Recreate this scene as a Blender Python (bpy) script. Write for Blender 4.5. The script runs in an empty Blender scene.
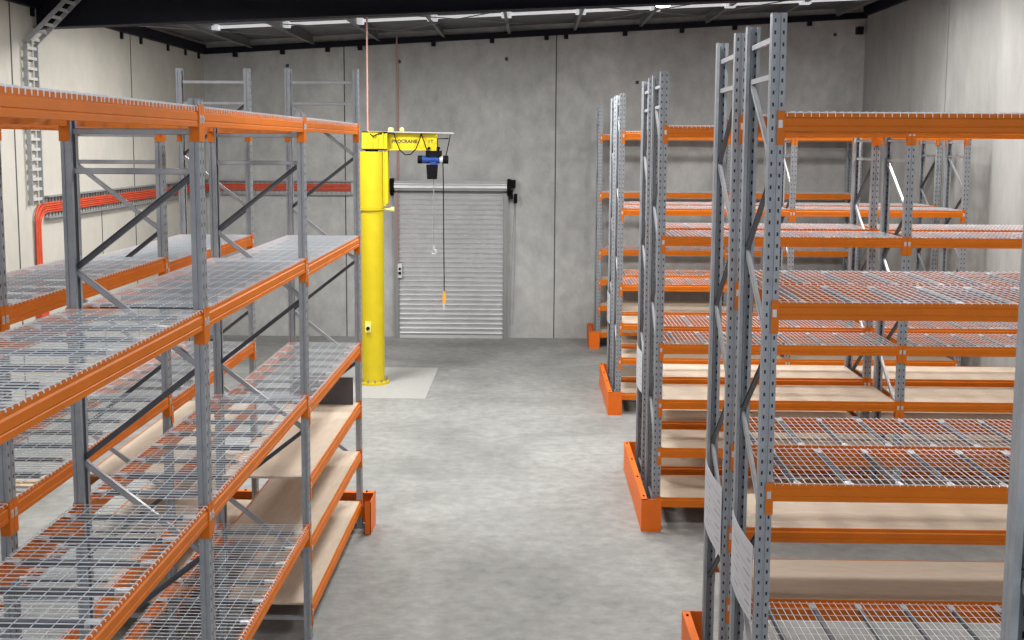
import bpy, math, random
from mathutils import Vector, Matrix
random.seed(7)
SC = bpy.context.scene
COL = SC.collection
PI = math.pi

# ------------------------------------------------------------------ materials
def mat(name, col, rough=.5, metal=0., noise=0., scale=6., emit=0., bump=0., detail=4., stretch=(1, 1, 1)):
    m = bpy.data.materials.new(name); m.use_nodes = True
    nt = m.node_tree; b = nt.nodes['Principled BSDF']
    b.inputs['Base Color'].default_value = (*col, 1); b.inputs['Roughness'].default_value = rough
    b.inputs['Metallic'].default_value = metal
    if emit:
        b.inputs['Emission Color'].default_value = (*col, 1); b.inputs['Emission Strength'].default_value = emit
    if noise:
        tc = nt.nodes.new('ShaderNodeTexCoord'); mp = nt.nodes.new('ShaderNodeMapping'); mp.inputs['Scale'].default_value = stretch
        n = nt.nodes.new('ShaderNodeTexNoise'); n.inputs['Scale'].default_value = scale; n.inputs['Detail'].default_value = detail
        r = nt.nodes.new('ShaderNodeValToRGB')
        r.color_ramp.elements[0].position = .3; r.color_ramp.elements[1].position = .7
        r.color_ramp.elements[0].color = (*[c * (1 - noise) for c in col], 1)
        r.color_ramp.elements[1].color = (*[min(1, c * (1 + noise)) for c in col], 1)
        nt.links.new(tc.outputs['Object'], mp.inputs[0]); nt.links.new(mp.outputs[0], n.inputs['Vector'])
        nt.links.new(n.outputs['Fac'], r.inputs[0]); nt.links.new(r.outputs[0], b.inputs['Base Color'])
        if bump:
            bp = nt.nodes.new('ShaderNodeBump'); bp.inputs['Strength'].default_value = bump; bp.inputs['Distance'].default_value = .01
            nt.links.new(n.outputs['Fac'], bp.inputs['Height']); nt.links.new(bp.outputs[0], b.inputs['Normal'])
    return m

def concrete(name, base, amp_big, amp_small, s_big, stretch, rough=.75, s_small=9., warm=0.0, spec=.5):
    """two layers of noise: broad cloudy stains and finer mottling"""
    m = bpy.data.materials.new(name); m.use_nodes = True
    nt = m.node_tree; L = nt.links.new; b = nt.nodes['Principled BSDF']; b.inputs['Roughness'].default_value = rough
    b.inputs['Specular IOR Level'].default_value = spec
    tc = nt.nodes.new('ShaderNodeTexCoord'); mp = nt.nodes.new('ShaderNodeMapping'); mp.inputs['Scale'].default_value = stretch
    L(tc.outputs['Object'], mp.inputs[0])
    n1 = nt.nodes.new('ShaderNodeTexNoise'); n1.inputs['Scale'].default_value = s_big; n1.inputs['Detail'].default_value = 6; n1.inputs['Roughness'].default_value = .6
    n1.inputs['Distortion'].default_value = .8
    n2 = nt.nodes.new('ShaderNodeTexNoise'); n2.inputs['Scale'].default_value = s_small; n2.inputs['Detail'].default_value = 8; n2.inputs['Roughness'].default_value = .65
    L(mp.outputs[0], n1.inputs['Vector']); L(mp.outputs[0], n2.inputs['Vector'])
    r1 = nt.nodes.new('ShaderNodeMapRange'); r1.inputs[1].default_value = .3; r1.inputs[2].default_value = .7; r1.inputs[3].default_value = 1 - amp_big; r1.inputs[4].default_value = 1 + amp_big
    r2 = nt.nodes.new('ShaderNodeMapRange'); r2.inputs[1].default_value = .3; r2.inputs[2].default_value = .7; r2.inputs[3].default_value = 1 - amp_small; r2.inputs[4].default_value = 1 + amp_small
    L(n1.outputs['Fac'], r1.inputs[0]); L(n2.outputs['Fac'], r2.inputs[0])
    mu = nt.nodes.new('ShaderNodeMath'); mu.operation = 'MULTIPLY'; L(r1.outputs[0], mu.inputs[0]); L(r2.outputs[0], mu.inputs[1])
    vm = nt.nodes.new('ShaderNodeVectorMath'); vm.operation = 'SCALE'; vm.inputs[0].default_value = base
    L(mu.outputs[0], vm.inputs['Scale']); L(vm.outputs[0], b.inputs['Base Color'])
    bp = nt.nodes.new('ShaderNodeBump'); bp.inputs['Strength'].default_value = .15; bp.inputs['Distance'].default_value = .01
    L(n2.outputs['Fac'], bp.inputs['Height']); L(bp.outputs[0], b.inputs['Normal'])
    return m

def upright_material():
    """zinc steel with two columns of punched slots on the face and one on each side"""
    m = mat('zinc_upright', (.26, .28, .31), .42, .25)
    nt = m.node_tree; L = nt.links.new; b = nt.nodes['Principled BSDF']
    tc = nt.nodes.new('ShaderNodeTexCoord'); sp = nt.nodes.new('ShaderNodeSeparateXYZ'); L(tc.outputs['Object'], sp.inputs[0])
    def M(op, a, bb=None, c=None):
        n = nt.nodes.new('ShaderNodeMath'); n.operation = op
        for i, v in enumerate((a, bb, c)):
            if v is None: continue
            if isinstance(v, (int, float)): n.inputs[i].default_value = v
            else: L(v, n.inputs[i])
        return n.outputs[0]
    ax = M('ABSOLUTE', sp.outputs[0]); y = sp.outputs[1]; z = sp.outputs[2]
    fz = M('ABSOLUTE', M('SUBTRACT', M('FRACT', M('DIVIDE', z, .0762)), .5))
    front = M('MULTIPLY', M('LESS_THAN', M('ABSOLUTE', M('SUBTRACT', ax, .027)), .0062), M('MULTIPLY', M('LESS_THAN', fz, .16), M('LESS_THAN', y, .0045)))
    msk = front
    n = nt.nodes.new('ShaderNodeTexNoise'); n.inputs['Scale'].default_value = 14; L(tc.outputs['Object'], n.inputs['Vector'])
    r = nt.nodes.new('ShaderNodeValToRGB'); r.color_ramp.elements[0].color = (.25, .275, .305, 1); r.color_ramp.elements[1].color = (.38, .405, .435, 1)
    L(n.outputs['Fac'], r.inputs[0])
    mx = nt.nodes.new('ShaderNodeMix'); mx.data_type = 'RGBA'; L(msk, mx.inputs[0]); L(r.outputs[0], mx.inputs[6]); mx.inputs[7].default_value = (.012, .013, .018, 1)
    L(mx.outputs[2], b.inputs['Base Color'])
    return m

M_UP = upright_material()
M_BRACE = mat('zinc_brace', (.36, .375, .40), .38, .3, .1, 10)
M_WIRE = mat('bright_zinc_wire', (.74, .81, .87), .35, .2)
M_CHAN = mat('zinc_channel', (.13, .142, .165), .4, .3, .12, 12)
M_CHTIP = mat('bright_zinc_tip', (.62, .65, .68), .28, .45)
M_OR = mat('orange_powder_coat', (.62, .155, .006), .5, 0, .06, 5)
M_ORG = mat('orange_guard_paint', (.78, .16, .014), .5, 0, .05, 5)
M_BOARD = mat('raw_particle_board', (.56, .465, .365), .8, 0, .06, 5, stretch=(1, 4, 1))
M_CARD = mat('dark_grey_card', (.07, .066, .07), .7, 0, .1, 5)
M_YEL = mat('crane_yellow', (.62, .49, .016), .4, 0, .05, 4)
M_YEL2 = mat('rubber_yellow', (.85, .8, .25), .6)
M_BLACK = mat('black_plastic', (.006, .006, .007), .65); M_BLACK.node_tree.nodes['Principled BSDF'].inputs['Specular IOR Level'].default_value = .08
M_BLUE = mat('hoist_blue', (.015, .05, .22), .35)
for _m in (M_OR, M_ORG, M_YEL): _m.node_tree.nodes['Principled BSDF'].inputs['Specular IOR Level'].default_value = .28
M_STEELW = mat('pale_steel', (.62, .63, .64), .35, .4)
M_DOOR = mat('galvanized_shutter', (.58, .585, .60), .38, .45, .05, 3)
M_DARKSTEEL = mat('navy_black_steel', (.006, .007, .014), .6, 0, .2, 2); M_DARKSTEEL.node_tree.nodes['Principled BSDF'].inputs['Specular IOR Level'].default_value = .2
M_ROOF = mat('roof_foil', (.16, .16, .17), .5, .3, .15, 2.5)
M_BRACE_SHADE = mat('shaded_zinc_brace', (.13, .137, .15), .5, .2, .1, 10)  # darker brace zinc, stands in for shade inside the open channels
M_PURLIN = mat('galvanized_purlin', (.20, .205, .21), .45, .3)
M_STRIP = mat('self_lit_roof_batten', (.85, .87, .9), .6, 0, emit=.6)  # emission stands in for light reflected off the white batten, no lamp
M_LAMP = mat('lamp_glow', (1, 1, 1), .5, 0, emit=12)
M_PAPER = mat('white_placard', (.55, .57, .62), .6)
M_INK = mat('grey_print', (.30, .31, .34), .7)
M_CABLE = mat('orange_cable', (.52, .065, .024), .5, 0, .15, 9)
M_PINK = mat('pink_conduit', (.50, .25, .22), .5)
M_TRAY = mat('zinc_tray', (.30, .31, .32), .45, .4)
M_JOINT = mat('dark_joint', (.06, .06, .06), .9)
M_WOOD = mat('pale_pine', (.55, .42, .27), .8, 0, .15, 6)
M_FLOOR = concrete('power_floated_concrete', (.262, .266, .258), .24, .2, .42, (1, 1.3, 1), .6, 5.5, spec=.35)
M_PAD = concrete('new_concrete_pad', (.40, .40, .39), .04, .05, .8, (1, 1, 1), .7)
M_WBACK = concrete('grey_precast', (.42, .425, .42), .20, .16, .42, (1, 1, .7), .85, 3.5)
M_WLEFT = concrete('cream_precast', (.43, .412, .372), .08, .05, .5, (1, 1, .6), .85, 5)
M_WRIGHT = concrete('pale_grey_precast', (.36, .362, .352), .2, .10, .5, (1, 1, .3), .85, 4)

# ------------------------------------------------------------------ mesh builder
class MB:
    def __init__(s): s.v = []; s.f = []
    def add(s, vs, fs):
        o = len(s.v); s.v += [tuple(p) for p in vs]; s.f += [tuple(i + o for i in f) for f in fs]; return s
    def box(s, a, b):
        x0, y0, z0 = a; x1, y1, z1 = b
        return s.add([(x0, y0, z0), (x1, y0, z0), (x1, y1, z0), (x0, y1, z0), (x0, y0, z1), (x1, y0, z1), (x1, y1, z1), (x0, y1, z1)],
                     [(3, 2, 1, 0), (4, 5, 6, 7), (0, 1, 5, 4), (1, 2, 6, 5), (2, 3, 7, 6), (3, 0, 4, 7)])
    def prism(s, poly, a, b, ax):
        """extrude a 2D polygon between a and b along axis ax ('x': poly=(y,z); 'y': poly=(x,z); 'z': poly=(x,y))"""
        def P(p, t): return {'x': (t, p[0], p[1]), 'y': (p[0], t, p[1]), 'z': (p[0], p[1], t)}[ax]
        n = len(poly)
        fs = [(i, (i + 1) % n, n + (i + 1) % n, n + i) for i in range(n)] + [tuple(range(n - 1, -1, -1)), tuple(range(n, 2 * n))]
        return s.add([P(p, a) for p in poly] + [P(p, b) for p in poly], fs)
    def tube(s, pts, r, n=8, cap=True):
        pts = [Vector(p) for p in pts]; rings = []
        t0 = (pts[1] - pts[0]).normalized(); ref = Vector((0, 0, 1)) if abs(t0.z) < .9 else Vector((1, 0, 0))
        u = t0.cross(ref).normalized()
        for i, p in enumerate(pts):
            t = (pts[min(i + 1, len(pts) - 1)] - pts[max(i - 1, 0)]).normalized()
            u = (u - t * u.dot(t)).normalized(); w = t.cross(u)
            rings.append([p + (u * math.cos(2 * PI * (k + .5) / n) + w * math.sin(2 * PI * (k + .5) / n)) * r for k in range(n)])
        vs = [q for R in rings for q in R]
        fs = [(i * n + k, i * n + (k + 1) % n, (i + 1) * n + (k + 1) % n, (i + 1) * n + k) for i in range(len(pts) - 1) for k in range(n)]
        if cap: fs += [tuple(range(n - 1, -1, -1)), tuple((len(pts) - 1) * n + k for k in range(n))]
        return s.add(vs, fs)
    def lathe(s, prof, c=(0, 0, 0), n=40):
        """prof = [(r, z)...] about the z axis through c"""
        vs = [(c[0] + r * math.cos(2 * PI * k / n), c[1] + r * math.sin(2 * PI * k / n), c[2] + z) for r, z in prof for k in range(n)]
        fs = [(i * n + k, i * n + (k + 1) % n, (i + 1) * n + (k + 1) % n, (i + 1) * n + k) for i in range(len(prof) - 1) for k in range(n)]
        fs += [tuple(range(n - 1, -1, -1)), tuple((len(prof) - 1) * n + k for k in range(n))]
        return s.add(vs, fs)
    def data(s, name, m, smooth=False):
        me = bpy.data.meshes.new(name); me.from_pydata(s.v, [], s.f); me.update()
        me.materials.append(m)
        if smooth:
            me.polygons.foreach_set('use_smooth', [True] * len(me.polygons))
            try: me.set_sharp_from_angle(angle=math.radians(40))
            except Exception: pass
        return me
    def build(s, name, m, parent=None, loc=(0, 0, 0), rz=0, smooth=False):
        return put(name, s.data(name, m, smooth), parent, loc, rz)

def put(name, me, parent=None, loc=(0, 0, 0), rz=0):
    o = bpy.data.objects.new(name, me); COL.objects.link(o)
    o.location = loc; o.rotation_euler = (0, 0, rz)
    if parent: o.parent = parent
    return o
def empty(name, loc=(0, 0, 0), rz=0):
    o = bpy.data.objects.new(name, None); COL.objects.link(o); o.location = loc; o.rotation_euler = (0, 0, rz); o.empty_display_size = .2
    return o
def tag(o, label, cat, group=None):
    o['label'] = label; o['category'] = cat
    if group: o['group'] = group
    return o
def struct(o): o['kind'] = 'structure'; return o

# ------------------------------------------------------------------ camera (focal length and tilt of a phone photo, slight crop)
F, CX, CYP, PITCH, YAW, ROLL, HC = 1035.78, 512.12, 249.11, .1014, .0192, .0054, 4.5784
cp, sp_ = math.cos(PITCH), math.sin(PITCH); cw, sw = math.cos(YAW), math.sin(YAW)
fw = Vector((-sw * cp, cw * cp, -sp_)); rt = Vector((cw, sw, 0)); up = rt.cross(fw)
r2 = rt * math.cos(ROLL) + up * math.sin(ROLL); u2 = up * math.cos(ROLL) - rt * math.sin(ROLL)
cam = bpy.data.cameras.new('camera'); co = bpy.data.objects.new('camera', cam); COL.objects.link(co)
cam.sensor_width = 36; cam.lens = 36 * F / 1024; cam.shift_y = -(320 - CYP) / 1024; cam.shift_x = (512 - CX) / 1024
cam.clip_start = .05; cam.clip_end = 200
co.matrix_world = Matrix(((r2.x, u2.x, -fw.x, 0), (r2.y, u2.y, -fw.y, 0), (r2.z, u2.z, -fw.z, HC), (0, 0, 0, 1)))
SC.camera = co

# ------------------------------------------------------------------ room shell
XL, XR, YB, YF = -7.65, 7.59, 24.22, -2.5
def zr(x): return 6.60 + .0567 * (x + 7.65)          # top line of the walls (roof pitch)
struct(MB().box((XL - .3, YF, -.2), (XR + .3, YB + .3, 0)).build('floor', M_FLOOR))
struct(MB().prism([(XL - .2, 0), (XR + .2, 0), (XR + .2, zr(XR) + .3), (XL - .2, zr(XL) + .3)], YB, YB + .18, 'y').build('wall_back', M_WBACK))
struct(MB().box((XL - .18, YF, 0), (XL, YB, zr(XL) + .3)).build('wall_left', M_WLEFT))
struct(MB().box((XR, YF, 0), (XR + .18, YB, zr(XR) + .3)).build('wall_right', M_WRIGHT))
struct(MB().prism([(XL - .2, zr(XL) + .27), (XR + .2, zr(XR) + .27), (XR + .2, zr(XR) + .33), (XL - .2, zr(XL) + .33)], YF, YB + .18, 'y').build('ceiling', M_ROOF))
TR = [0]
def trim(mb, m):
    TR[0] += 1
    return struct(mb.build('trim_%d' % TR[0], m))
# panel joints
for x in (.531, -4.38):
    trim(MB().box((x - .012, YB - .004, 0), (x + .012, YB + .01, zr(x))), M_JOINT)
for y in (10.6, 15.24, 19.8):
    trim(MB().box((XL - .01, y - .016, 0), (XL + .004, y + .016, zr(XL))), M_JOINT)
trim(MB().box((XL - .01, 18.22, 0), (XL + .004, 18.245, 3.35)), M_JOINT)
for y in (19.41, 14.):
    trim(MB().box((XR - .004, y - .014, 0), (XR + .01, y + .014, zr(XR))), M_TRAY)
# dark ledger along the wall tops with small cleats under it
mb = MB().prism([(XL, zr(XL)), (XR, zr(XR)), (XR, zr(XR) + .13), (XL, zr(XL) + .13)], YB - .12, YB, 'y')
for x in (-6.9, -5.8, -4.75, -4.0, -2.3, -.95, .3, .75, 2.1, 3.4, 4.6, 6.3):
    mb.box((x - .05, YB - .09, zr(x) - .10), (x + .05, YB - .005, zr(x) + .03))
trim(mb, M_DARKSTEEL)
mb = MB().box((XL, YF, zr(XL)), (XL + .1, YB - .12, zr(XL) + .2))
for y in (14.3, 15.9, 17.5, 19.35, 20.3, 21.8, 22.9, 23.8):
    mb.box((XL + .005, y - .04, zr(XL) - .13), (XL + .04, y + .04, zr(XL) + .02))
trim(mb, M_DARKSTEEL)
trim(MB().box((XR - .1, YF, zr(XR) + .05), (XR, YB - .12, zr(XR) + .27)), M_DARKSTEEL)
# portal rafter across the hall
def rz_(x): return 6.30 + .041 * (x + 7.65)
mb = MB().prism([(XL, rz_(XL)), (XR, rz_(XR)), (XR, rz_(XR) + .02), (XL, rz_(XL) + .02)], 15.95, 16.22, 'y')
mb.prism([(XL, rz_(XL)), (XR, rz_(XR)), (XR, zr(XR) + .26), (XL, zr(XL) + .26)], 16.07, 16.10, 'y')
for x in (-4.05, -1.6, 1.9): mb.box((x - .04, 16.1, rz_(x) + .02), (x + .04, 16.28, rz_(x) + .3))
trim(mb, M_DARKSTEEL)
# purlins running along the hall, tie strips and bracing between them
for x in (-6.5, -5.05, -3.55, -2.05, -.55, .95, 2.45, 3.95, 5.45, 6.9):
    z = zr(x) + .27
    trim(MB().prism([(x - .035, z - .19), (x + .03, z - .19), (x + .03, z - .175), (x - .02, z - .175), (x - .02, z - .012), (x + .035, z - .012), (x + .035, z), (x - .035, z)], 16.3, YB - .12, 'y'), M_PURLIN)
def zs(x): return 6.94 + .047 * (x + 5.64)
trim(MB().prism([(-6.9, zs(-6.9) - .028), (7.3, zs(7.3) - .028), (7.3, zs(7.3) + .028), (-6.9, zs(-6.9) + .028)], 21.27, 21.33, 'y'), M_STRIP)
trim(MB().prism([(-6.9, zr(-6.9) + .12), (-.6, zr(-.6) + .12), (-.6, zr(-.6) + .17), (-6.9, zr(-6.9) + .17)], 18.6, 18.66, 'y'), M_PURLIN)
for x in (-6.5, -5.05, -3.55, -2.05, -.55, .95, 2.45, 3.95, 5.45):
    trim(MB().box((x - .10, 21.2, zs(x) - .065), (x + .10, 21.4, zs(x) + .05)), M_STRIP)  # pads at the purlins share the batten's painted-in glow
for a, b in (((-5.05, 19.6), (-2.2, 22.6)), ((-.5, 19.6), (-3.2, 22.3)), ((-2.2, 19.8), (-.2, 22.)), ((1.1, 19.8), (3.4, 22.2)), ((3.6, 19.6), (1.2, 22.3)), ((-7.2, 19.), (-5.0, 22)), ((5.6, 19.6), (3.4, 22.4))):
    trim(MB().tube([(a[0], a[1], zr(a[0]) + .05), (b[0], b[1], zr(b[0]) + .05)], .011, 6), M_PURLIN)
# recessed lifting anchors and stains cast in the back wall
for x, z in ((-5.7, 6.35), (-3.1, 6.45), (-.62, 6.52), (6.9, 7.1), (2.4, 6.0)):
    trim(MB().tube([(x, YB - .003, z - .035), (x, YB - .003, z + .035)], .035, 10), M_JOINT)
trim(MB().box((7.36, YB - .16, 7.1), (7.5, YB, 7.27)), M_DARKSTEEL)
# lighter pad cast round the crane foot
trim(MB().box((-3.9, 18.24, 0), (-1.9, 20.83, .006)), M_PAD)

# ------------------------------------------------------------------ roller door
DX0, DX1, DZ = -3.18, -.61, 3.45
door = struct(empty('door_1', ((DX0 + DX1) / 2, YB, 0)))
def rel(mb): mb.v = [(x - (DX0 + DX1) / 2, y - YB, z) for x, y, z in mb.v]; return mb
prof = []
nsl = 30
for i in range(nsl * 6 + 1):
    t = i / 6; prof.append((YB - .045 - .06 * abs(math.sin(PI * t)) ** 1.25 , .06 + t * (DZ - .06) / nsl))
mb = MB(); n = len(prof)
mb.add([(DX0 + .05, y, z) for y, z in prof] + [(DX1 - .05, y, z) for y, z in prof], [(i, i + n, i + n + 1, i + 1) for i in range(n - 1)])
rel(mb).build('shutter_curtain', M_DOOR, door, smooth=True)
rel(MB().box((DX0 + .03, YB - .1, .0), (DX1 - .03, YB - .04, .07))).build('bottom_rail', M_STEELW, door)
for xa, xb in ((DX0 - .05, DX0 + .07), (DX1 - .07, DX1 + .05)):
    rel(MB().box((xa, YB - .12, 0), (xb, YB - .0, DZ - .02)).box((xa + .03, YB - .135, 0), (xb - .03, YB - .12, DZ - .05))).build('guide_channel', M_TRAY, door)
mb = MB()
ring = [(YB - .2 + (.108 + .012 * math.cos(7 * a)) * math.cos(a), 3.60 + (.108 + .012 * math.cos(7 * a)) * math.sin(a)) for a in [2 * PI * i / 72 for i in range(72)]]
mb.prism(ring, DX0 - .02, DX1 + .02, 'x')
rel(mb).build('shutter_drum', M_DOOR, door, smooth=True)
for x in (DX0 - .09, DX1 + .07):
    mb = MB().prism([(YB, 3.36), (YB - .12, 3.36), (YB - .3, 3.5), (YB - .3, 3.66), (YB - .2, 3.76), (YB, 3.76)], x - .04, x + .04, 'x')
    rel(mb).build('end_bracket', M_BLACK, door)
mb = MB().box((DX1 + .1, YB - .22, 3.56), (DX1 + .22, YB - .05, 3.74)).box((DX1 + .06, YB - .18, 3.3), (DX1 + .16, YB - .03, 3.5)).box((DX1 + .18, YB - .2, 3.2), (DX1 + .26, YB - .05, 3.42))
rel(mb).build('chain_drive', M_BLACK, door)
mb = MB().tube([(DX1 + .22, YB - .07, 3.2), (DX1 + .21, YB - .07, 1.6), (DX1 + .17, YB - .07, .35), (DX1 + .12, YB - .07, .3), (DX1 + .1, YB - .07, .5), (DX1 + .15, YB - .07, 2.0), (DX1 + .2, YB - .07, 3.2)], .006, 6)
rel(mb).build('hand_chain', M_TRAY, door)
# red conduit dropping to the door switch
c = MB().tube([(-3.135, YB - .16, 7.05), (-3.135, YB - .16, 6.7), (-3.135, YB - .03, 6.5), (-3.135, YB - .03, 3.8)], .02, 8).tube([(-3.135, YB - .02, 3.8), (-3.16, YB - .15, 3.7), (-3.155, YB - .15, 1.78)], .014, 8)
tag(c.build('pink_conduit', M_PINK), 'thin pink conduit dropping down the grey wall to the roller door switch', 'conduit')
sw_ = tag(empty('door_switch', (-3.09, YB - .13, 1.6)), 'small white isolator switch on the roller door guide', 'switch')
MB().box((-.05, -.06, -.16), (.05, 0, .17)).build('housing', mat('switch_white', (.7, .7, .68), .5), sw_)
MB().tube([(0, -.06, .05), (0, -.085, .05)], .028, 12).build('knob', M_BLACK, sw_)
MB().box((-.03, -.1, -.08), (.03, -.06, -.02)).build('padlock_hasp', M_BLACK, sw_)

# ------------------------------------------------------------------ cable ladder, tray and cables by the left wall
lad = tag(empty('cable_ladder', (XL, 15.72, 0)), 'galvanized cable ladder climbing the cream wall and kinking inwards under the roof', 'cable ladder')
def ladder(parent, pts, wide, nr):
    for s in (-wide / 2, wide / 2):
        mb = MB()
        for a, b in zip(pts[:-1], pts[1:]):
            d = Vector((b[0] - a[0], 0, b[1] - a[1])); nrm = Vector((-d.z, 0, d.x)).normalized() * .03
            A, B = Vector((a[0], s, a[1])), Vector((b[0], s, b[1])); e = Vector((0, .012, 0))
            vs = [A - nrm - e, A - nrm + e, A + nrm + e, A + nrm - e, B - nrm - e, B - nrm + e, B + nrm + e, B + nrm - e]
            mb.add(vs, [(3, 2, 1, 0), (4, 5, 6, 7), (0, 1, 5, 4), (1, 2, 6, 5), (2, 3, 7, 6), (3, 0, 4, 7)])
        mb.build('side_rail', M_TRAY, parent)
    for a, b in zip(pts[:-1], pts[1:]):
        Ls = math.hypot(b[0] - a[0], b[1] - a[1]); k = int(Ls / .145)
        for i in range(k):
            t = (i + .5) / k; x, z = a[0] + (b[0] - a[0]) * t, a[1] + (b[1] - a[1]) * t
            MB().box((x - .014, -wide / 2 + .012, z - .022), (x + .014, wide / 2 - .012, z + .022)).build('rung', M_STEELW, parent)
ladder(lad, [(.06, 3.62), (.06, 6.05), (.85, 6.82)], .34, 1)
def basket(parent, A, B, nrm, z0, z1):
    """ladder tray on a wall from A to B (plan points), facing nrm"""
    A = Vector((*A, 0)); B = Vector((*B, 0)); d = (B - A).normalized(); N = Vector((*nrm, 0))
    def slab(za, zb, o0, o1, t0=0., t1=None):
        t1 = (B - A).length if t1 is None else t1
        p = [A + d * t0 + N * o0, A + d * t1 + N * o0, A + d * t1 + N * o1, A + d * t0 + N * o1]
        return MB().add([(q.x, q.y, za) for q in p] + [(q.x, q.y, zb) for q in p], [(3, 2, 1, 0), (4, 5, 6, 7), (0, 1, 5, 4), (1, 2, 6, 5), (2, 3, 7, 6), (3, 0, 4, 7)])
    slab(z0, z0 + .025, 0, .09).build('tray_rail', M_TRAY, parent); slab(z1 - .025, z1, 0, .09).build('tray_rail', M_TRAY, parent)
    Ln = (B - A).length; k = min(int(Ln / .11), 90)
    for i in range(k):
        t = (i + .5) * Ln / k
        slab(z0 + .025, z1 - .025, .005, .02, t - .014, t + .014).build('tray_rung', M_TRAY, parent)
t1 = tag(empty('cable_tray', (0, 0, 0)), 'galvanized cable tray running along the cream side wall', 'cable tray')
basket(t1, (XL, 16.05), (XL, YB - .1), (1, 0), 3.37, 3.73)
t2 = tag(empty('cable_tray', (0, 0, 0)), 'galvanized cable tray on the grey back wall behind the tall rack ends', 'cable tray')
basket(t2, (XL + .1, YB), (-4.2, YB), (0, -1), 3.36, 3.70)
mb = MB()
for i in range(5):
    z = 3.475 + i * .033; o = .045 + .012 * (i % 2); yk = 15.70 + .033 * (4 - i)
    arc = [(XL + o, yk, 1.95), (XL + o, yk, z - .22)] + [(XL + o, yk + .22 * (1 - math.cos(a)), z - .22 + .22 * math.sin(a)) for a in (.3, .6, .9, 1.2)] + [(XL + o, yk + .22, z)]
    mb.tube(arc + [(XL + o, 19, z + .008), (XL + o, YB - .3, z), (XL + .12, YB - .12, z), (XL + .3, YB - o, z), (-4.25, YB - o, z)], .0165, 7)
mb.box((XL, 15.66, 1.86), (XL + .1, 15.9, 1.95))
tag(mb.build('orange_cable_bundle', M_CABLE, smooth=True), 'bundle of orange cables bending from a wall drop into the cable tray', 'cables')

# ------------------------------------------------------------------ pallet racking
LB_, W, DP, D, GAP = 2.857, .094, .062, .84, .375
H_TALL, H_SHORT = 5.42, 4.84

def upright_mesh(h):
    t = .0032
    out = [(-.022, DP), (-W / 2, DP), (-W / 2, .031), (-W / 2 + .006, .028), (-W / 2 + .006, .022), (-W / 2, .019), (-W / 2, 0), (-.010, 0), (-.006, .007), (.006, .007), (.010, 0), (W / 2, 0), (W / 2, .019), (W / 2 - .006, .022), (W / 2 - .006, .028), (W / 2, .031), (W / 2, DP), (.022, DP)]
    inn = [(-.022, DP - t), (-W / 2 + t, DP - t), (-W / 2 + t, .033), (-W / 2 + .006 + t, .029), (-W / 2 + .006 + t, .021), (-W / 2 + t, .017), (-W / 2 + t, t), (-.012, t), (-.008, .007 + t), (.008, .007 + t), (.012, t), (W / 2 - t, t), (W / 2 - t, .017), (W / 2 - .006 - t, .021), (W / 2 - .006 - t, .029), (W / 2 - t, .033), (W / 2 - t, DP - t), (.022, DP - t)]
    mb = MB(); n = len(out)
    vs = [(x, y, .006) for x, y in out] + [(x, y, .006) for x, y in inn]; vs += [(x, y, h) for x, y in out] + [(x, y, h) for x, y in inn]
    fs = []
    for i in range(n - 1):
        fs += [(i, i + 1, 2 * n + i + 1, 2 * n + i), (n + i + 1, n + i, 3 * n + i, 3 * n + i + 1), (2 * n + i, 2 * n + i + 1, 3 * n + i + 1, 3 * n + i), (i + 1, i, n + i, n + i + 1)]
    for i in (0, n - 1): fs.append((i, n + i, 3 * n + i, 2 * n + i))
    mb.add(vs, fs)
    return mb.data('upright', M_UP)
UP = {h: upright_mesh(h) for h in (H_TALL, H_SHORT)}
FOOT = MB().box((-.065, -.03, 0), (.065, DP + .03, .006)).tube([(-.05, -.015, .005), (-.05, -.015, .022)], .009, 6).tube([(.05, DP + .015, .005), (.05, DP + .015, .022)], .009, 6).data('foot_plate', M_UP)
BL = LB_ - W                                                    # clear beam length
def beam_mesh():
    p = [(.009, 0), (.022, 0), (.022, -.022), (.05, -.022), (.05, -.115), (0, -.115), (0, -.088), (.004, -.084), (.004, -.080), (0, -.076), (0, -.034), (.009, -.026)]
    return MB().prism(p, .004, BL - .004, 'x').data('load_beam', M_OR)
BEAM = beam_mesh()
def conn_mesh(s):
    mb = MB(); x0, x1 = (-.045, 0) if s < 0 else (BL, BL + .045)
    mb.box((x0, -.006, -.205), (x1, -.0005, .015))
    if s < 0: mb.box((-.0005, -.006, -.205), (.005, .056, .012))
    else: mb.box((BL - .005, -.006, -.205), (BL + .0005, .056, .012))
    return mb.data('beam_connector', M_OR)
CONN = [conn_mesh(-1), conn_mesh(1)]
CLIP = []
for s in (-1, 1):
    xc = -.024 if s < 0 else BL + .024
    CLIP.append(MB().box((xc - .013, -.009, -.095), (xc + .013, -.006, -.045)).box((xc - .004, -.015, -.085), (xc + .004, -.009, -.06)).data('safety_clip', M_STEELW))

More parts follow.
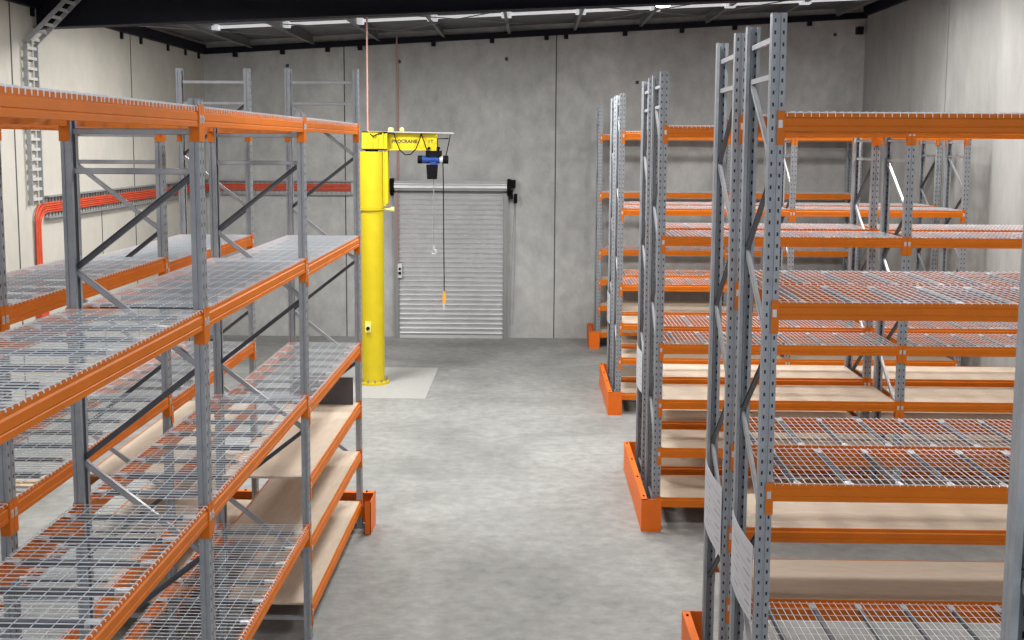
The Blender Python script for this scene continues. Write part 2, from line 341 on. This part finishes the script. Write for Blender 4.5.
def strut(a, b, wdt=.036, th=.028, flip=1):
    """small C section between two points of the frame plane (y,z), open to +x"""
    A, B = Vector((0, a[0], a[1])), Vector((0, b[0], b[1])); d = (B - A).normalized(); n = d.cross(Vector((1, 0, 0))) * (wdt / 2)
    mb = MB(); x = Vector((flip, 0, 0)); t = .004
    def sl(p, q, x0, x1):
        mb.add([A + p + x * x0, A + q + x * x0, A + q + x * x1, A + p + x * x1, B + p + x * x0, B + q + x * x0, B + q + x * x1, B + p + x * x1],
               [(3, 2, 1, 0), (4, 5, 6, 7), (0, 1, 5, 4), (1, 2, 6, 5), (2, 3, 7, 6), (3, 0, 4, 7)])
    nn = n.normalized() * t
    sl(-n, n, -th / 2, -th / 2 + t); sl(-n, -n + nn, -th / 2, th / 2); sl(n - nn, n, -th / 2, th / 2)
    return mb
STR = {}
def strut_data(a, b, nm, flip=1):
    k = (nm, a, b, flip)
    if k not in STR: STR[k] = strut(a, b, flip=flip).data(nm, M_BRACE if flip > 0 else M_BRACE_SHADE)  # flipped struts get the copy with shade put into its colour
    return STR[k]
def frame(rack, u, tall, first_front):
    h = H_TALL if tall else H_SHORT
    for y, r in ((0, 0), (D, PI)):
        p = put('upright', UP[h], rack, (u, y, 0), r)
        put('foot_plate', FOOT, p)
    ya, yb = .05, D - .05
    o0 = .155 if tall else .20
    for z in (h - o0, h - o0 - .24, .22):
        put('horizontal_brace', strut_data((ya, z), (yb, z), 'horizontal_brace'), rack, (u, 0, 0))
    z, front = h - o0 - .255, first_front
    while z - .6 > .3:
        a, b = ((ya, z), (yb, z - .58)) if front else ((yb, z), (ya, z - .58))
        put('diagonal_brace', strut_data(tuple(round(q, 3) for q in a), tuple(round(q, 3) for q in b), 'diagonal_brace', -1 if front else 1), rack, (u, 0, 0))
        z -= .6; front = not front

PL = BL / 2 - .012                                              # length of one deck panel
def deck_meshes(drop):
    r = .0029; mb = MB(); n = 27
    for i in range(n):
        x = .012 + i * (PL - .024) / (n - 1)
        mb.tube([(x, -.001, -drop), (x, -.001, .006), (x, .005, .009), (x, D - .005, .009), (x, D + .001, .006), (x, D + .001, -drop)], r, 4)
    for y in [.018 + j * (D - .036) / 8 for j in range(9)]:
        mb.tube([(.004, y, .0045), (PL - .004, y, .0045)], .0021, 4)
    deck = mb.data('wire_deck', M_WIRE)
    # support channel: U section lofted along y, flattened and flared at its two ends
    vs = []; secs = [(.014, .022, .004), (.062, .024, .004), (.095, .014, .026), (D - .095, .014, .026), (D - .062, .024, .004), (D - .014, .022, .004)]
    for y, w, dp in secs:
        vs += [(-w, y, -.003 - dp), (-w, y, .0012), (w, y, .0012), (w, y, -.003 - dp), (w - .003, y, -.003 - dp), (w - .003, y, -.0015), (-w + .003, y, -.0015), (-w + .003, y, -.003 - dp)]
    fs = []
    for k in range(len(secs) - 1):
        for i in range(8): fs.append((k * 8 + i, k * 8 + (i + 1) % 8, k * 8 + 8 + (i + 1) % 8, k * 8 + 8 + i))
    fs += [tuple(range(7, -1, -1)), tuple(range(40, 48))]
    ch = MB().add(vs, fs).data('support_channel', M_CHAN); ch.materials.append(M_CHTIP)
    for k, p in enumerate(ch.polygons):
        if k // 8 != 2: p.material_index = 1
    return deck, ch
DECK, CHAN = deck_meshes(.003)
DECK_TOP = deck_meshes(.024)[0]
BOARD = MB().box((.006, .024, -.0215), (BL - .006, D - .024, -.0015)).data('shelf_board', M_BOARD)

ORD = {'T': 'top', 'B': 'second', 'C': 'third', 'D': 'fourth', 'E1': 'upper', 'E2': 'middle', 'E3': 'bottom'}
def rack_row(loc, rz, bays, levels, talls, zig, label, short, baynames, halves, group):
    """levels: per bay dict level -> (z, 'deck'|'board')"""
    R = empty('pallet_rack', loc, rz); tag(R, label, 'pallet rack', group)
    for k in range(bays + 1): frame(R, k * LB_ + W / 2, talls[k], zig[k] if isinstance(zig, list) else zig)
    W4 = Matrix.Translation(loc) @ Matrix.Rotation(rz, 4, 'Z')
    for k in range(bays):
        u0 = k * LB_ + W
        for lv, (z, kind) in levels[k].items():
            for y, r, x in ((0, 0, u0), (D, PI, u0 + BL)):
                b = put('load_beam', BEAM, R, (x, y, z), r)
                for i in (0, 1):
                    c = put('beam_connector', CONN[i], b); put('safety_clip', CLIP[i], b)
            bn = baynames[k]
            if kind == 'deck':
                for hlf in (0, 1):
                    p = W4 @ Vector((u0 + .006 + hlf * (PL + .012), 0, z))
                    d = put('wire_deck', DECK_TOP if lv == 'T' else DECK, None, p, rz)
                    tag(d, 'wire mesh deck, %s half of %s shelf%s, %s' % (halves[hlf], ORD[lv], bn, short), 'wire deck', 'wire mesh decks on ' + short)
                    for q in (.125, .375, .625, .875):
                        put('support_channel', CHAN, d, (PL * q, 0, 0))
            else:
                p = W4 @ Vector((u0, 0, z))
                b = put('shelf_board', BOARD, None, p, rz)
                tag(b, 'pale particle board on %s board shelf%s, %s' % (ORD[lv], bn, short), 'shelf board', 'particle boards on ' + short)
    return R

MESH = {'T': (4.785, 'deck'), 'B': (3.55, 'deck'), 'C': (2.32, 'deck'), 'D': (1.12, 'deck')}
MIX = {'T': (4.79, 'deck'), 'B': (3.51, 'deck'), 'C': (2.23, 'deck'), 'E1': (1.56, 'board'), 'E2': (.97, 'board'), 'E3': (.36, 'board')}
MIXL = {'T': (4.79, 'deck'), 'B': (3.50, 'deck'), 'C': (2.24, 'deck'), 'E1': (1.54, 'board'), 'E2': (.95, 'board'), 'E3': (.34, 'board')}
XA, Y0 = -2.004, 6.214 - LB_
near_far = ('nearer', 'farther'); lr = ('aisle-end', 'wall-end')
rack_row((XA, Y0, 0), PI / 2, 3, [MESH, MESH, MIXL], [0, 0, 0, 1], [True, True, True, False],
         'long orange and zinc pallet rack row lining the aisle in front of the yellow crane', 'aisle row by crane',
         [' in first bay', ' in middle bay', ' in crane-end bay'], near_far, 'pallet racks')
rack_row((-3.256, Y0, 0), PI / 2, 3, [MESH, MESH, MIXL], [0, 0, 0, 1], [False, False, False, True],
         'pallet rack row standing behind the aisle row, facing the cream cable-tray wall', 'row facing cream wall',
         [' in first bay', ' in middle bay', ' in back-wall-end bay'], near_far, 'pallet racks')
B1, B2, B3, B4 = 6.762, 12.10, 17.344, 23.048
X1, X2, X3, X4 = 1.526, 1.467, 1.438, 1.45
MIXb = dict(MIX); del MIXb['E3']
rack_row((X1, B1, 0), 0, 1, [MESH], [1, 0], False, 'pallet rack with four mesh shelves, front row of first double rack across from the crane', 'front row, first double rack',
         [''], lr, 'pallet racks')
rack_row((X1, B1 + D + GAP, 0), 0, 1, [MIXb], [1, 0], True, 'pallet rack with board shelves low down, back row of first double rack', 'back row, first double rack',
         [''], lr, 'pallet racks')
bn2 = [' in aisle bay', ' in wall bay']
rack_row((X2, B2, 0), 0, 2, [MIX, MIX], [1, 0, 0], False, 'pallet rack, front row of second double rack, white placard on its aisle end', 'front row, second double rack', bn2, lr, 'pallet racks')
rack_row((X2, B2 + D + GAP, 0), 0, 2, [MIX, MIX], [1, 0, 0], True, 'pallet rack standing back to back behind the front row of the second double rack', 'back row, second double rack', bn2, lr, 'pallet racks')
rack_row((X3, B3, 0), 0, 2, [MIX, MIX], [1, 0, 0], False, 'pallet rack, front row of third double rack, one aisle before the grey back wall', 'front row, third double rack', bn2, lr, 'pallet racks')
rack_row((X3, B3 + D + GAP, 0), 0, 2, [MIX, MIX], [1, 0, 0], True, 'pallet rack, back row of third double rack, facing the back wall rack', 'back row, third double rack', bn2, lr, 'pallet racks')
rack_row((X4, B4, 0), 0, 2, [MIX, MIX], [1, 0, 0], False, 'single pallet rack row standing against the grey back wall', 'back wall rack', bn2, lr, 'pallet racks')
# end frame of the next double rack, beside the camera
R0 = tag(empty('pallet_rack', (1.523, 3.235 - D, 0)), 'tall zinc rack end frame cut off by the picture edge beside the mesh shelves', 'pallet rack', 'pallet racks')
frame(R0, W / 2, True, True)

# ------------------------------------------------------------------ end guards
def guard(name_label, loc, rz, length, d=.235):
    """folded steel barrier: long plate along local x with top lip and a return at either end (returns towards +y)"""
    g = tag(empty('rack_guard', loc, rz), name_label, 'rack guard', 'orange rack end guards')
    h, t = .40, .008
    MB().box((0, 0, .008), (length, t, h)).box((0, t, h - t), (length, .07, h)).build('side_plate', M_ORG, g)
    for x in (0, length - t):
        mb = MB().box((x, t, .008), (x + t, d, h))
        if d > .3: mb.box((0 if x < .1 else x - .06, d - .008, .008), (.068 if x < .1 else x + t, d, h))
        mb.build('end_return', M_ORG, g)
    for x0, x1 in ((0, .07), (length - .07, length)):
        MB().box((x0, t, 0), (x1, min(d, .235), .008)).build('foot_flange', M_ORG, g)
    for i in range(4):
        x = .1 + i * (length - .2) / 3
        MB().tube([(x, .035, h), (x, .035, h + .012)], .012, 6).build('cap_bolt', M_BLACK, g)
    return g
# right side guards: plate on the aisle side, returns towards +X  (local x -> -Y, local y -> +X : rotation -90 deg)
for lab, x, y0, y1 in (('orange end guard at the foot of the first double rack, cut by the picture bottom', 1.375, B1 - .17, B1 + 2 * D + GAP + .17),
                       ('orange end guard at the foot of the second double rack, largest in view', 1.32, B2 - .165, B2 + 2 * D + GAP + .165),
                       ('orange end guard at the foot of the third double rack', 1.31, B3 - .10, B3 + 2 * D + GAP + .16),
                       ('short orange end guard at the foot of the back wall rack', 1.30, B4 - .07, B4 + D + .12)):
    guard(lab, (x, y1, 0), -PI / 2, y1 - y0)
guard('orange end guard across the foot of the crane-side racks', (-1.865, 12.11, 0), PI, 2.4, .39)

# ------------------------------------------------------------------ load placards on the frames
def placard(x, ya, yb, z0, z1, label):
    p = tag(empty('load_placard', (x, ya, z0)), label, 'sign', 'white load placards on rack ends')
    n = 10; bow = .02; L_ = yb - ya; vs = []; fs = []
    for i in range(n + 1):
        t = i / n; vs += [(-bow * math.sin(PI * t), L_ * t, 0), (-bow * math.sin(PI * t), L_ * t, z1 - z0)]
    vs += [(a + .002, b, c) for a, b, c in vs]; k = 2 * (n + 1)
    for i in range(n):
        a = 2 * i; fs += [(a, a + 2, a + 3, a + 1), (k + a, k + a + 1, k + a + 3, k + a + 2), (a, k + a, k + a + 2, a + 2), (a + 1, a + 3, k + a + 3, k + a + 1)]
    MB().add(vs, fs).build('sheet', M_PAPER, p)
    mb = MB(); H_ = z1 - z0; rnd = random.Random(3)
    def px(t): return -bow * math.sin(PI * t) - .0015
    for r in range(9):
        z = H_ * (.08 + .095 * r); segs = [(.06, .06 + rnd.uniform(.1, .3)), (.5, .5 + rnd.uniform(.1, .35))] if r % 2 else [(.06, .94)]
        for t0, t1 in segs:
            m_ = 6
            for j in range(m_):
                a, b = t0 + (t1 - t0) * j / m_, t0 + (t1 - t0) * (j + 1) / m_; th = .004 if r % 2 == 0 else .012
                mb.add([(px(a), L_ * a, z), (px(b), L_ * b, z), (px(b), L_ * b, z + th), (px(a), L_ * a, z + th)], [(0, 1, 2, 3)])
    mb.build('printed_table', M_INK, p)
placard(X1 - .012, B1 + .06, B1 + D - .06, 1.33, 1.87, 'white printed load placard on the first double rack, front row end frame')
placard(X1 - .012, B1 + D + GAP + .0, B1 + 2 * D + GAP - .06, 1.32, 1.88, 'white printed load placard on the first double rack, back row end frame')
placard(X2 - .012, B2 + D + GAP + .06, B2 + 2 * D + GAP - .06, 1.33, 1.87, 'white load placard on the end frame of the second double rack')
placard(X3 - .012, B3 + D + GAP + .06, B3 + 2 * D + GAP - .06, 1.33, 1.87, 'small far white load placard on the third double rack end frame')

# dark panel on the end of the upper board shelf
tag(MB().box((XA - D + .07, 11.80, 1.54), (XA - .07, 11.825, 1.86)).build('dark_panel', M_CARD), 'dark grey flat panel standing on the upper board shelf by the crane', 'panel')

# ------------------------------------------------------------------ jib crane
MX, MY = -3.016, 19.45
cr = tag(empty('jib_crane', (MX, MY, 0)), 'yellow pillar jib crane bolted to a pale concrete pad by the roller door', 'crane')
MB().lathe([(.214, .05), (.214, 4.36)], n=48).build('mast', M_YEL, cr, smooth=True)
mb = MB().lathe([(.30, .006), (.30, .05)], n=48)
mb.build('base_flange', M_YEL, cr, smooth=True)
for k in range(12):
    a = 2 * PI * (k + .5) / 12
    MB().tube([(.258 * math.cos(a), .258 * math.sin(a), .05), (.258 * math.cos(a), .258 * math.sin(a), .11)], .016, 6).build('anchor_bolt', M_TRAY, cr)
# sleeve: plate wrapped round the mast front, ring at its foot, bearing flange at the side
mb = MB(); n = 28; vs = []
for i in range(n + 1):
    a = PI + PI * i / n * 1.0
    for rr in (.217, .232):
        for z in (3.36, 4.42): vs.append((rr * math.cos(a), rr * math.sin(a), z))
fs = []
for i in range(n):
    a = 4 * i; b = a + 4
    fs += [(a, b, b + 1, a + 1), (a + 2, a + 3, b + 3, b + 2), (a + 1, b + 1, b + 3, a + 3), (a, a + 2, b + 2, b)]
fs += [(0, 1, 3, 2), (4 * n, 4 * n + 2, 4 * n + 3, 4 * n + 1)]
mb.add(vs, fs).build('sleeve', M_YEL, cr, smooth=True)
MB().lathe([(.216, 3.325), (.245, 3.325), (.245, 3.355), (.216, 3.355)], n=48).build('stop_ring', M_YEL, cr, smooth=True)
MB().box((.225, -.10, 3.45), (.245, .10, 4.44)).box((.225, -.09, 3.45), (.31, -.07, 4.44)).box((.225, .07, 3.45), (.31, .09, 4.44)).box((.225, -.09, 3.40), (.27, .09, 3.45)).build('bearing_bracket', M_YEL, cr)
mb = MB().tube([(.24, -.02, 3.34), (.40, -.05, 3.33)], .022, 10).tube([(.36, -.05, 3.34), (.42, -.05, 3.34)], .045, 12)
mb.build('slew_stop', M_YEL2, cr, smooth=True)
mb = MB().box((-.165, -.12, 4.45), (.31, -.10, 4.79)).box((-.165, .10, 4.45), (.31, .12, 4.79)).box((-.165, -.12, 4.77), (.31, .12, 4.79)).box((-.165, -.12, 4.45), (.31, .12, 4.47)).box((-.165, -.1, 4.47), (-.145, .1, 4.77)).box((.02, -.14, 4.47), (.04, -.12, 4.77)).box((.12, -.14, 4.47), (.14, -.12, 4.77)).box((.22, -.14, 4.47), (.24, -.12, 4.77))
mb.build('slewing_head', M_YEL, cr)
MB().lathe([(.12, 4.36), (.12, 4.45)], n=24).build('pivot', M_BLACK, cr, smooth=True)
mb = MB().box((.31, -.07, 4.445), (1.23, .07, 4.462)).box((.31, -.07, 4.753), (1.23, .07, 4.77)).box((.31, -.02, 4.462), (1.23, .02, 4.753))
arm = mb.build('jib_arm', M_YEL, cr)
MB().tube([(-.06, -.09, 4.79), (1.55, -.09, 4.765)], .012, 8).build('festoon_track', M_STEELW, cr, smooth=True)
for x, s in ((.36, .05), (.57, .04)):
    MB().lathe([(s, 0), (s * 1.1, .03), (s * .9, .06), (.01, .07)], (x, 0, 4.80), 16).build('rubber_buffer', M_YEL2, cr, smooth=True)
def text(body, size, loc, parent, m, name):
    cu = bpy.data.curves.new(name, 'FONT'); cu.body = body; cu.size = size; cu.extrude = .001; cu.materials.append(m)
    cu.align_y = 'CENTER'; cu.offset = .004; cu.space_character = 1.05
    o = bpy.data.objects.new(name, cu); COL.objects.link(o); o.parent = parent; o.location = loc; o.rotation_euler = (PI / 2, 0, 0)
    bpy.context.view_layer.update()
    me = bpy.data.meshes.new_from_object(o.evaluated_get(bpy.context.evaluated_depsgraph_get()))
    bpy.data.objects.remove(o)
    o = put(name, me, parent, loc); o.rotation_euler = (PI / 2, 0, 0)
    return o
M_TXT = mat('dark_lettering', (.10, .08, .03), .6)
text('PROCRANE', .088, (.38, -.0225, 4.61), arm, M_TXT, 'lettering')
text('1T', .085, (1.06, -.0225, 4.61), arm, M_TXT, 'lettering')
mb = MB().tube([(.43, -.09, 4.77), (.47, -.1, 4.62), (.54, -.1, 4.45), (.64, -.1, 4.36), (.74, -.1, 4.37), (.84, -.1, 4.47), (.91, -.1, 4.64), (.94, -.09, 4.76)], .011, 7)
mb.tube([(.94, -.09, 4.76), (.99, -.1, 4.62), (1.05, -.1, 4.44), (1.1, -.08, 4.40)], .011, 7)
mb.tube([(-.05, -.09, 4.77), (.05, -.15, 4.70), (.15, -.13, 4.75), (.3, -.11, 4.765), (.43, -.09, 4.77)], .012, 7)
mb.build('festoon_cable', M_BLACK, cr, smooth=True)
MB().tube([(-.06, -.231, 1.1), (-.06, -.275, 1.1)], .034, 14).build('isolator_switch', M_BLACK, cr)
MB().box((-.115, -.232, 1.02), (-.005, -.195, 1.22)).build('switch_plate', M_YEL2, cr)
MB().tube([(-.07, 0, 4.79), (-.07, 0, zr(MX) + .2)], .016, 8).build('feed_conduit', M_PINK, cr)
# hoist under the arm
hx = -1.865
ho = tag(empty('chain_hoist', (hx, MY, 4.40)), 'blue electric chain hoist with black chain bag hanging under the yellow jib arm', 'hoist')
mb = MB().box((-.13, -.09, -.06), (.16, -.075, .04)).box((-.13, .075, -.06), (.16, .09, .04)).box((-.13, -.075, -.06), (.16, .075, -.03))
for x in (-.07, .1):
    for y in (-.055, .055): mb.tube([(x, y - .018, .085), (x, y + .018, .085)], .03, 12)
    mb.box((x - .012, -.09, .02), (x + .012, -.075, .1)); mb.box((x - .012, .075, .02), (x + .012, .09, .1))
mb.build('trolley', M_BLACK, ho)
MB().tube([(-.20, 0, -.125), (.13, 0, -.125)], .075, 24).build('motor', M_BLUE, ho, smooth=True)
MB().tube([(-.285, 0, -.125), (-.20, 0, -.125)], .077, 24).build('end_cover', M_BLACK, ho, smooth=True)
MB().tube([(.19, 0, -.125), (.285, 0, -.125)], .077, 24).build('end_cover', M_BLACK, ho, smooth=True)
MB().tube([(.13, 0, -.125), (.19, 0, -.125)], .074, 24).build('gearbox', M_STEELW, ho, smooth=True)
MB().box((-.05, -.06, -.24), (.07, .06, -.05)).build('hoist_body', M_BLUE, ho)
mb = MB()
mb.add([(-.12, -.09, -.22), (.085, -.09, -.22), (.085, .09, -.22), (-.12, .09, -.22), (-.105, -.075, -.49), (.07, -.075, -.49), (.07, .075, -.49), (-.105, .075, -.49)],
       [(0, 1, 2, 3), (7, 6, 5, 4), (4, 5, 1, 0), (5, 6, 2, 1), (6, 7, 3, 2), (7, 4, 0, 3)])
mb.build('chain_bag', M_BLACK, ho)
mb = MB().tube([(.01, -.0, -.2), (.012, -.0, -1.74)], .009, 6)
mb.build('lifting_chain', M_TRAY, ho)
mb = MB().tube([(.012, 0, -1.74), (.012, 0, -1.82)], .02, 8)
hk = [(.012 + .045 * math.sin(a), 0, -1.865 - .045 * (-math.cos(a))) for a in [0.1 + i * .45 for i in range(11)]]
mb.tube(hk, .013, 8); mb.build('lifting_hook', M_STEELW, ho, smooth=True)
mb = MB().tube([(.19, -.06, -.18), (.20, -.08, -.5), (.205, -.08, -1.5), (.215, -.08, -2.62)], .010, 7)
mb.build('pendant_cable', M_BLACK, ho, smooth=True)
mb = MB().box((.185, -.11, -2.84), (.245, -.05, -2.66)).tube([(.215, -.08, -2.68), (.215, -.08, -2.60)], .02, 8)
mb.build('pendant_control', mat('pendant_orange', (.8, .36, .03), .5), ho)
MB().box((.195, -.114, -2.95), (.235, -.06, -2.84)).build('pendant_tag', M_STEELW, ho)
mb = MB().tube([(.09, -.09, .0), (.09, -.09, .26), (.30, -.09, .27)], .011, 6).tube([(.33, -.09, .33), (.31, -.09, .22), (.24, -.05, -.08)], .009, 6)
mb.build('tow_arm', M_BLACK, ho)

# ------------------------------------------------------------------ pallet on the floor behind the racks
pal = tag(empty('timber_pallet', (-6.92, 12.75, 0)), 'pale timber pallet on the floor by the cream wall, seen under the rack', 'pallet')
for i in range(7): MB().box((-.58, -.58 + i * .178, .118), (.58, -.58 + i * .178 + .1, .138)).build('deck_board', M_WOOD, pal)
for x in (-.56, -.05, .46): MB().box((x, -.58, .02), (x + .1, .588, .118)).build('bearer', M_WOOD, pal)
for i in range(3): MB().box((-.58, -.58 + i * .534, 0), (.58, -.58 + i * .534 + .1, .02)).build('base_board', M_WOOD, pal)

# ------------------------------------------------------------------ lamps
hb = tag(empty('high_bay_lamp', (2.32, 19.0, 7.06)), 'round high bay lamp glowing under the dark roof', 'lamp')
MB().lathe([(.15, 0), (.15, .05), (.06, .10), (.05, .16)], n=24).build('housing', M_BLACK, hb, smooth=True)
MB().lathe([(.13, -.012), (.135, -.002)], n=24).build('lens', M_LAMP, hb)
def area(loc, sx, sy, power, rot=(0, 0, 0), col=(1, .98, .95)):
    l = bpy.data.lights.new('area_lamp', 'AREA'); l.shape = 'RECTANGLE'; l.size = sx; l.size_y = sy; l.energy = power; l.color = col
    o = bpy.data.objects.new('area_lamp', l); COL.objects.link(o); o.location = loc; o.rotation_euler = rot
for x in (-5.2, 0, 5.2):
    area((x, 2.0, 6.55), 1.2, 1.2, 120)
    area((x, 8.0, 6.6), 1.2, 1.2, 170)
    area((x, 13.2, 6.62), 1.2, 1.0, 290)
area((-4.4, 17.3, zr(-4.4) + .06), 1.4, .8, 480)
area((.5, 17.3, zr(.5) + .06), 1.4, .8, 480)
area((5.2, 17.3, zr(5.2) + .06), 1.4, .8, 330)
wd = bpy.data.worlds.new('world'); SC.world = wd; wd.use_nodes = True
wd.node_tree.nodes['Background'].inputs[0].default_value = (.95, .98, 1.05, 1); wd.node_tree.nodes['Background'].inputs[1].default_value = 1.1
SC.view_settings.view_transform = 'Standard'; SC.view_settings.exposure = -.33; SC.view_settings.look = 'None'
